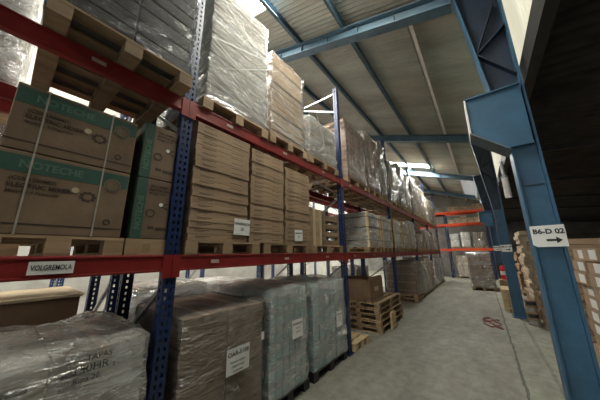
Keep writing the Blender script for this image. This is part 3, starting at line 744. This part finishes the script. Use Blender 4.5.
# ---- top shelf
ZB2, ZL2 = 2.868, 2.979
pallet(-1.68, -.07, ZB2, .81, 1.05, label='overhanging wooden pallet on the upper red beam under the dark wrapped load', m='wood_old')
wrapped(-1.70, -.06, .73, ZL2, 4.35, 1.0, 12, 2, 'charcoal', 'film_dark', 'dark charcoal film-wrapped load on the overhanging top pallet at upper left', amp=.018, prints=False, tape=False)
pallet(-1.82, .92, ZB2, .82, .95, 'wood', label='wooden pallet on the upper beam under the tall whitish wrapped load')
W2 = wrapped(-1.84, .93, 1.72, ZL2, 4.44, .92, 24, 1, 'card_whitish', 'film_heavy', 'tall whitish film-wrapped load on the top shelf beside the near blue post', amp=.014, prints=False, tape=False)
strands(W2, .92, .79, 1.46, 9)
pallet(-1.82, 1.78, ZB2, .76, .95, 'wood', label='wooden pallet on the upper beam under the flat cartons')
W3 = wrapped(-1.84, 1.79, 2.49, ZL2, 4.20, .85, 14, 1, 'card_tan', 'film', 'ragged stack of tan flat cartons under clear film on the top shelf', amp=.012, prints=False, jit=.014, tape=False)
strands(W3, .85, .70, 1.22, 7)
pallet(-1.82, 2.60, ZB2, .88, .95, 'wood', label='wooden pallet on the upper beam under the low wrapped load before the second post')
wrapped(-1.84, 2.62, 3.44, ZL2, 3.66, .92, 3, 2, 'card_grey', 'film_heavy', 'low greyish wrapped load with white cords on the top shelf before the second blue post', amp=.02, lump=.04)
TP = [(3.88, 4.82, 4.18, 'card_red', 'film', 'reddish brown wrapped load on the top shelf just past the second blue post', 7),
      (4.90, 5.72, 4.40, 'card_red', 'film', 'taller reddish wrapped load on the top shelf midway along the second bay', 8),
      (5.82, 6.34, 4.5, 'card_grey', 'film', 'narrow grey wrapped load on the top shelf before the third blue post', 6),
      (6.62, 7.55, 4.20, 'card_grey', 'film', 'grey wrapped load on the top shelf just past the third blue post', 5),
      (7.65, 8.40, 4.45, 'card_grey', 'film', 'taller grey wrapped load on the top shelf in the third bay', 5),
      (8.48, 9.12, 4.30, 'card_pale', 'film', 'pale wrapped load on the top shelf before the fourth blue post', 5),
      (9.40, 10.2, 4.45, 'card_pale', 'film_heavy', 'white wrapped load on the top shelf past the fourth blue post', 5),
      (10.3, 11.1, 4.25, 'card_pale', 'film', 'tan wrapped load on the top shelf in the fourth bay', 5),
      (11.2, 12.0, 4.3, 'card_pale', 'film', 'pale wrapped load on the top shelf before the fifth blue post', 4),
      (12.25, 13.05, 4.1, 'card_pale', 'film', 'tan wrapped load on the top shelf past the fifth blue post', 4),
      (13.15, 13.95, 4.15, 'card_grey', 'film', 'grey wrapped load on the top shelf in the farthest bay', 4),
      (14.0, 14.82, 3.95, 'card_pale', 'film', 'tan wrapped load on the top shelf at the end of the left rack', 4)]
for y0, y1, z1, cm, fm, lb, nr in TP:
    far_pallet_load(-1.84, y0, y1, ZB2, z1, nr, 3, cm, fm, lb, 'pallet below the ' + lb.replace(' wrapped', '').replace('just ', ''), near=y0 < 6.4, lump=.03)
for x, y, z, d, w, hh, m, lb in ((-1.95, 4.05, 4.23, .5, .46, .13, 'card', 'small brown carton lying on top of the reddish load past the second blue post'),
                                 (-1.9, 10.4, 4.30, .5, .5, .22, 'card_pale', 'pale carton lying on top of the tan load in the fourth bay')):
    o = link('carton', carton_mesh(d, w, hh, m), None, bevel=.006); o.location = (x, y, z); tag(o, lb, 'carton')

# ---- rear rack contents seen through the gaps
o = empty('cardboard_box', (-3.07, -.9, .11), 'large brown carton with pale top in the rear rack, behind the crumpled wrapped load', 'box')
MB().box(-.8, 0, 0, 1.45, 0, 1.06).build('box_body', 'card_dark', o, bevel=.01)
MB().box(-.82, .02, -.02, 1.47, 1.061, 1.09).build('box_lid', 'card_pale', o, bevel=.006)
pallet(-3.06, -.9, 0, 1.45, .85, 'wood', label='wooden pallet under the large pale-topped carton in the rear rack', near=False)
RR = [(.95, 1.85, 0, 1.16, 'card_grey', 'film_white', 'white wrapped load on the floor of the rear rack behind the brown cartons'),
      (1.95, 2.75, 0, 1.12, 'card_grey', 'film_white', 'white wrapped load on the floor of the rear rack behind the teal loads'),
      (3.9, 4.7, 0, .95, 'card_dark', 'film', 'brown wrapped load on the floor of the rear rack behind the stacked pallets'),
      (6.7, 7.6, 0, 1.1, 'card_grey', 'film_heavy', 'grey wrapped load on the floor of the rear rack behind the empty bay'),
      (-1.1, -.16, ZB2, 4.1, 'card_pale', 'film_white', 'bright white wrapped load on the top of the rear rack at upper left'),
      (-.62, .72, ZB1, 2.64, 'card_dark', 'film', 'dark brown load midway up the rear rack behind the large printed cartons'),
      (2.9, 3.5, ZB1, 2.3, 'card_pale', 'film', 'tan wrapped load on the middle of the rear rack behind the dark trays'),
      (4.0, 4.8, ZB1, 2.35, 'card_pale', 'film_heavy', 'pale wrapped load on the middle of the rear rack behind the second post'),
      (6.7, 7.6, ZB1, 2.4, 'card_grey', 'film_heavy', 'grey wrapped load on the middle of the rear rack behind the third bay'),
      (1.2, 2.0, ZB2, 4.2, 'card_grey', 'film_heavy', 'grey wrapped load on top of the rear rack behind the whitish load'),
      (4.0, 4.9, ZB2, 3.8, 'card_dark', 'film', 'brown wrapped load on top of the rear rack in the second bay')]
for y0, y1, zb, z1, cm, fm, lb in RR:
    far_pallet_load(-3.07, y0, y1, zb, z1, 3, 2, cm, fm, lb, 'pallet below the ' + lb.replace(' wrapped', '').replace('just ', ''), d=.42 if 'large printed' in lb else .85, group='loads in the rear rack')

# ---- end rack contents (faces -y)
def end_load(x0, x1, z0, z1, nr, nc, cm, fm, lb, pal=True, y=17.02, d=.85, group='loads in the end rack'):
    """Same builders, turned so the front looks back down the aisle."""
    if pal:
        p = pallet(x0, y, z0, x1-x0, d+.02, 'wood', 'pallet below the ' + lb.replace(' wrapped', '').replace('just ', ''), near=False, rz=0)
        p.rotation_euler = (0, 0, -PI/2)
    r = wrapped(0, 0, x1-x0, z0+(.11 if pal else 0), z1, d, nr, nc, cm, fm, lb, group, .03, .04, False)
    r.location = (x0, y, z0+(.11 if pal else 0)); r.rotation_euler = (0, 0, -PI/2)
for x0, x1, z0, z1, nr, nc, cm, fm, lb in (
        (-1.45, -1.0, 1.702, 2.55, 3, 1, 'card_grey', 'film_white', 'white wrapped load on the lower orange beam of the end rack, leftmost'),
        (-.9, -.45, 1.702, 2.65, 4, 1, 'card_pale', 'film_white', 'tall pale wrapped load on the lower orange beam of the end rack'),
        (-.32, .28, 1.702, 2.6, 4, 2, 'card_dark', 'film', 'wide dark brown load on the lower orange beam of the end rack'),
        (-3.6, -2.6, 1.702, 2.6, 3, 2, 'card_dark', 'film', 'brown load on the lower orange beam, behind the left rack end'),
        (-1.3, -.2, 0, 1.28, 4, 3, 'card_pale', 'film', 'pale wrapped carton load on the floor under the end rack')):
    end_load(x0, x1, z0, z1, nr, nc, cm, fm, lb)
for i in range(5):
    x = -1.45+i*.33; hh = (.22, .32, .45, .28, .30)[i]
    o = link('carton', carton_mesh(.5, .29, hh, 'card_pale'), None); o.location = (x, 17.1, 3.222); o.rotation_euler = (0, 0, -PI/2)
    tag(o, '%s small carton from the left on the upper orange beam of the end rack' % ['first', 'second', 'third', 'fourth', 'fifth'][i], 'carton', 'small cartons on the end rack')
for i in range(4):
    x = -1.35+i*.62; o = link('carton', carton_mesh(.6, .55, (.30, .22, .34, .26)[i], 'card'), None); o.location = (x, 17.1, 3.972); o.rotation_euler = (0, 0, -PI/2)
    tag(o, '%s tan carton from the left on the topmost orange beam of the end rack' % ['first', 'second', 'third', 'fourth'][i], 'carton', 'tan cartons atop the end rack')
o = MB().bar((-.72, 16.7, .0), (-.60, 16.9, 1.1), .16, .03).build('wooden_plank', 'wood_pale'); tag(o, 'pale wooden plank leaning on the load under the end rack', 'plank')
# big grey wrapped pallet in the aisle
p = pallet(-.56, 12.15, 0, .80, .95, 'wood', 'wooden pallet standing in the aisle under the grey wrapped load'); p.rotation_euler = (0, 0, -PI/2)
r = wrapped(0, 0, .78, .11, 1.46, .92, 3, 2, 'card_dark', 'film_heavy', 'big grey-brown wrapped load standing alone at the far end of the aisle', amp=.03, near=True)
r.location = (-.55, 12.16, .11); r.rotation_euler = (0, 0, -PI/2)
o = MB().box(-.40, .18, 12.25, 13.0, 1.53, 1.56).build('wooden_board', 'wood_pale'); tag(o, 'pale flat board lying on top of the grey wrapped load in the aisle', 'board')

# ------------------------------------------------------------------ right side storage
def label_stack(x, y, z0, n, cw, cd, ch, rows, m, lb, group, jit=.02):
    """Stack of cartons whose ends face the aisle and carry white labels."""
    mb = MB(); mb.box(0, cw, 0, cd, 0, ch-.004)
    mb.box(-.0015, 0, cd*.08, cd*.55, ch*.15, ch*.85, 1); mb.box(cw*.12, cw*.36, -.0015, 0, ch*.2, ch*.8, 1)
    mb.box(cw*.47, cw*.53, -.001, 0, 0, ch-.004, 2)
    me = mb.mesh('carton', [m, 'paper', 'tape'])
    for i in range(n):
        for j in range(rows):
            o = link('labelled_carton', me, None, bevel=.006); o.location = (x+R_.uniform(-jit, jit), y+j*(cd+.02)+R_.uniform(0, .01), z0+i*ch); o.rotation_euler = (0, 0, R_.uniform(-.005, .005))
            tag(o, lb, 'carton', group)
def rpallet(x, y, w, d, lb, m='wood', z=0, near=True):
    return pallet(x+d, y, z, w, d, m, lb, near=near)
rpallet(.93, 3.85, 1.0, 1.0, 'wooden pallet on the floor under the labelled cartons right of the nearest column')
label_stack(.95, 3.88, .11, 10, .95, .46, .146, 2, 'card', 'tan carton with white label stacked right of the nearest blue column', 'labelled cartons right of the near column', .025)
rpallet(.93, 5.3, 1.0, 1.0, 'wooden pallet under the ragged stack of flat sheets beyond the labelled cartons')
def rag_stack(x, y, w, d, z0, z1, n, m, lb, group, nm='flat_carton'):
    h = (z1-z0)/n; me = MB().box(0, d, 0, w, 0, h-.004).mesh(nm, m)
    for i in range(n):
        o = link(nm, me, None, bevel=.008); o.location = (x+R_.uniform(-.04, .04), y+R_.uniform(-.03, .03), z0+i*h); o.rotation_euler = (0, 0, R_.uniform(-.04, .04)); tag(o, lb, 'carton', group)
rag_stack(.97, 5.35, .9, .9, .11, 1.72, 18, 'card', 'flat tan carton in the ragged stack right of the near column, behind the labelled cartons', 'ragged flat cartons')
rpallet(.80, 6.7, .70, .9, 'wooden pallet under the tall brown flat cartons beside the second column')
rag_stack(.83, 6.75, .62, .85, .11, 1.75, 16, 'card_dark', 'flat brown carton in the tall stack nearest the second blue column', 'brown flat cartons')
rpallet(.80, 8.3, .9, .9, 'wooden pallet under the tallest pale stack beyond the second column', near=False)
rag_stack(.83, 8.35, .82, .85, .11, 2.05, 18, 'card_pale', 'flat pale carton in the tallest stack beyond the second blue column', 'pale flat cartons')
for k in range(4):
    o = empty('cable_drum', (.66, 7.3, .0+k*.125), '%s dark round reel in the stack at the foot of the second column' % ['lowest', 'second', 'third', 'topmost'][k], 'reel', 'dark reels')
    MB().lathe([(0, 0), (.105, 0), (.105, .02), (.0, .02)], (0, 0, 0), 24).build('lower_flange', 'wood_old', o)
    MB().lathe([(0, .02), (.088, .02), (.088, .10), (0, .10)], (0, 0, 0), 24).build('winding', 'plastic_black' if k % 2 else 'galv', o, smooth=False)
    MB().lathe([(0, .10), (.105, .10), (.105, .124), (0, .124)], (0, 0, 0), 24).build('upper_flange', 'wood_old', o)
for k in range(5):
    pallet(.60, 8.35+R_.uniform(-.02, .02), k*.111, .8, .36, 'wood_pale', '%s pale narrow pallet in the stack behind the second column' % ['lowest', 'second', 'middle', 'fourth', 'topmost'][k], 'narrow pale pallets', near=True)
rpallet(.35, 10.3, .9, .42, 'pale narrow pallet lying beyond the narrow pallet stack', 'wood_pale', near=False)
# fire extinguisher standing by the third column
fe = empty('fire_extinguisher', (.33, 11.6, 0.0), 'red fire extinguisher on a wooden crate before the third column', 'fire extinguisher')
fe.location = (.46, 10.7, .60)
MB().lathe([(0, 0), (.085, 0), (.09, .02), (.09, .38), (.075, .43), (.03, .46), (.03, .48), (0, .48)], (0, 0, 0), 20).build('cylinder', 'ext_red', fe, smooth=True)
MB().lathe([(0, .48), (.028, .48), (.028, .53), (0, .53)], (0, 0, 0), 14).bar((0, 0, .53), (-.10, 0, .55), .02, .012).build('valve_handle', 'plastic_black', fe)
MB().bar((-.03, 0, .5), (-.11, 0, .4), .018, .018).bar((-.11, 0, .4), (-.11, 0, .12), .018, .018).build('hose', 'plastic_black', fe)
MB().lathe([(.0905, .15), (.0915, .15), (.0915, .27), (.0905, .27)], (0, 0, 0), 20).build('label_band', 'paper', fe)
wc = empty('wooden_crate', (.30, 10.5, .11), 'wooden crate on the narrow pallet carrying the fire extinguisher', 'crate')
m = MB()
for k in range(4): m.box(0, .34, 0, .4, k*.122, k*.122+.112)
m.build('slatted_body', 'wood', wc)
MB().box(0, .34, 0, .4, .478, .489).build('crate_lid', 'wood', wc)
# more stacks down the right side
for (x, y, z1, m, lb, g) in ((.95, 10.0, 1.7, 'card', 'flat tan carton in the stack opposite the narrow pallets on the right', 'right stack four'), (.95, 11.6, 1.5, 'card_dark', 'flat brown carton in the farthest stack on the right', 'right stack five')):
    rag_stack(x, y, .9, .9, .0, z1, 14, m, lb, g)
# back of the low bay: big cartons in the dark
for i, (x, y, hh) in enumerate(((2.3, 4.2, 1.4), (2.4, 5.6, 1.55), (2.3, 7.0, 1.5), (2.5, 8.6, 1.7), (2.2, 10.4, 1.6))):
    o = link('carton', carton_mesh(1.0, 1.1, hh, 'card'), None, bevel=.01); o.location = (x+.8, y, 0)
    tag(o, '%s large carton from the front, standing in the dark low bay behind the stacks' % ['first', 'second', 'third', 'fourth', 'fifth'][i], 'carton', 'large cartons in the low bay')

# red cord lying on the aisle floor
cu = bpy.data.curves.new('cord', 'CURVE'); cu.dimensions = '3D'; cu.bevel_depth = .008; cu.bevel_resolution = 2
sp = cu.splines.new('NURBS'); pts = []
for k in range(30):
    a = k*.62; pts.append((-.06+.2*math.cos(a)*(.5+.5*math.sin(k*1.3)), 6.95+.55*math.sin(a*.83+.4)*(.6+.3*math.cos(k*.9)), .009+.004*(k % 3)))
sp.points.add(len(pts)-1)
for q, p in zip(sp.points, pts): q.co = (*p, 1)
sp.use_endpoint_u = True; sp.order_u = 4; cu.materials.append(M['cord'])
t_ = bpy.data.objects.new('t', cu); o = bpy.data.objects.new('red_cord', bpy.data.meshes.new_from_object(t_)); bpy.data.objects.remove(t_); COL.objects.link(o); tag(o, 'tangled dull red cord lying on the aisle floor', 'cord')
# white cords dangling over the low wrapped load on the top shelf
cu = bpy.data.curves.new('cord', 'CURVE'); cu.dimensions = '3D'; cu.bevel_depth = .006; cu.bevel_resolution = 2
sp = cu.splines.new('NURBS'); pts = [(-1.79, 2.78, 3.70), (-1.77, 2.82, 3.5), (-1.77, 2.95, 3.3), (-1.77, 2.9, 3.15), (-1.77, 2.72, 3.08), (-1.77, 2.8, 3.0), (-1.77, 3.0, 3.04)]
sp.points.add(len(pts)-1)
for q, p in zip(sp.points, pts): q.co = (*p, 1)
sp.use_endpoint_u = True; sp.order_u = 4; cu.materials.append(M['strap'])
t_ = bpy.data.objects.new('t', cu); o = bpy.data.objects.new('white_cord', bpy.data.meshes.new_from_object(t_)); bpy.data.objects.remove(t_); COL.objects.link(o); tag(o, 'white cord dangling over the low wrapped load on the top shelf', 'cord')

# ------------------------------------------------------------------ light
w = bpy.data.worlds.new('world'); SC.world = w; w.use_nodes = True
bg = w.node_tree.nodes['Background']; bg.inputs['Color'].default_value = (.85, .93, 1, 1); bg.inputs['Strength'].default_value = .3
def area(name, loc, rot, sx, sy, e, col=(1, .97, .9)):
    l = bpy.data.lights.new(name, 'AREA'); l.shape = 'RECTANGLE'; l.size = sx; l.size_y = sy; l.energy = e; l.color = col
    o = bpy.data.objects.new(name, l); COL.objects.link(o); o.location = loc; o.rotation_euler = rot; o['kind'] = 'helper'
    return o
# daylight falling through the roof lights
tilt = math.atan(SL)
area('roof_daylight', (-2.9, 1.93, zr(-2.9)-.12), (0, tilt, 0), 1.3, .9, 90)
area('roof_daylight', (-2.4, 12.1, zr(-2.4)-.12), (0, tilt, 0), 1.9, .5, 300)


# ------------------------------------------------------------------ camera
cam = bpy.data.cameras.new('camera'); cam.lens = 36*229/600; cam.sensor_width = 36; cam.clip_start = .05
co = bpy.data.objects.new('camera', cam); COL.objects.link(co)
Rm = Matrix(((.78903792, .14544825, .59687852), (.61426628, -.17128043, -.77028563), (-.00980309, .97442692, -.22449071)))
co.matrix_world = Matrix.Translation((0, 0, 1.55)) @ Rm.to_4x4()
SC.camera = co
SC.view_settings.view_transform = 'Standard'; SC.view_settings.look = 'None'; SC.view_settings.gamma = 1; SC.view_settings.use_curve_mapping = False
SC.view_settings.exposure = 1.05
SC.cycles.transparent_max_bounces = 12; SC.cycles.max_bounces = 8; SC.cycles.diffuse_bounces = 5
SC.cycles.sample_clamp_indirect = 6
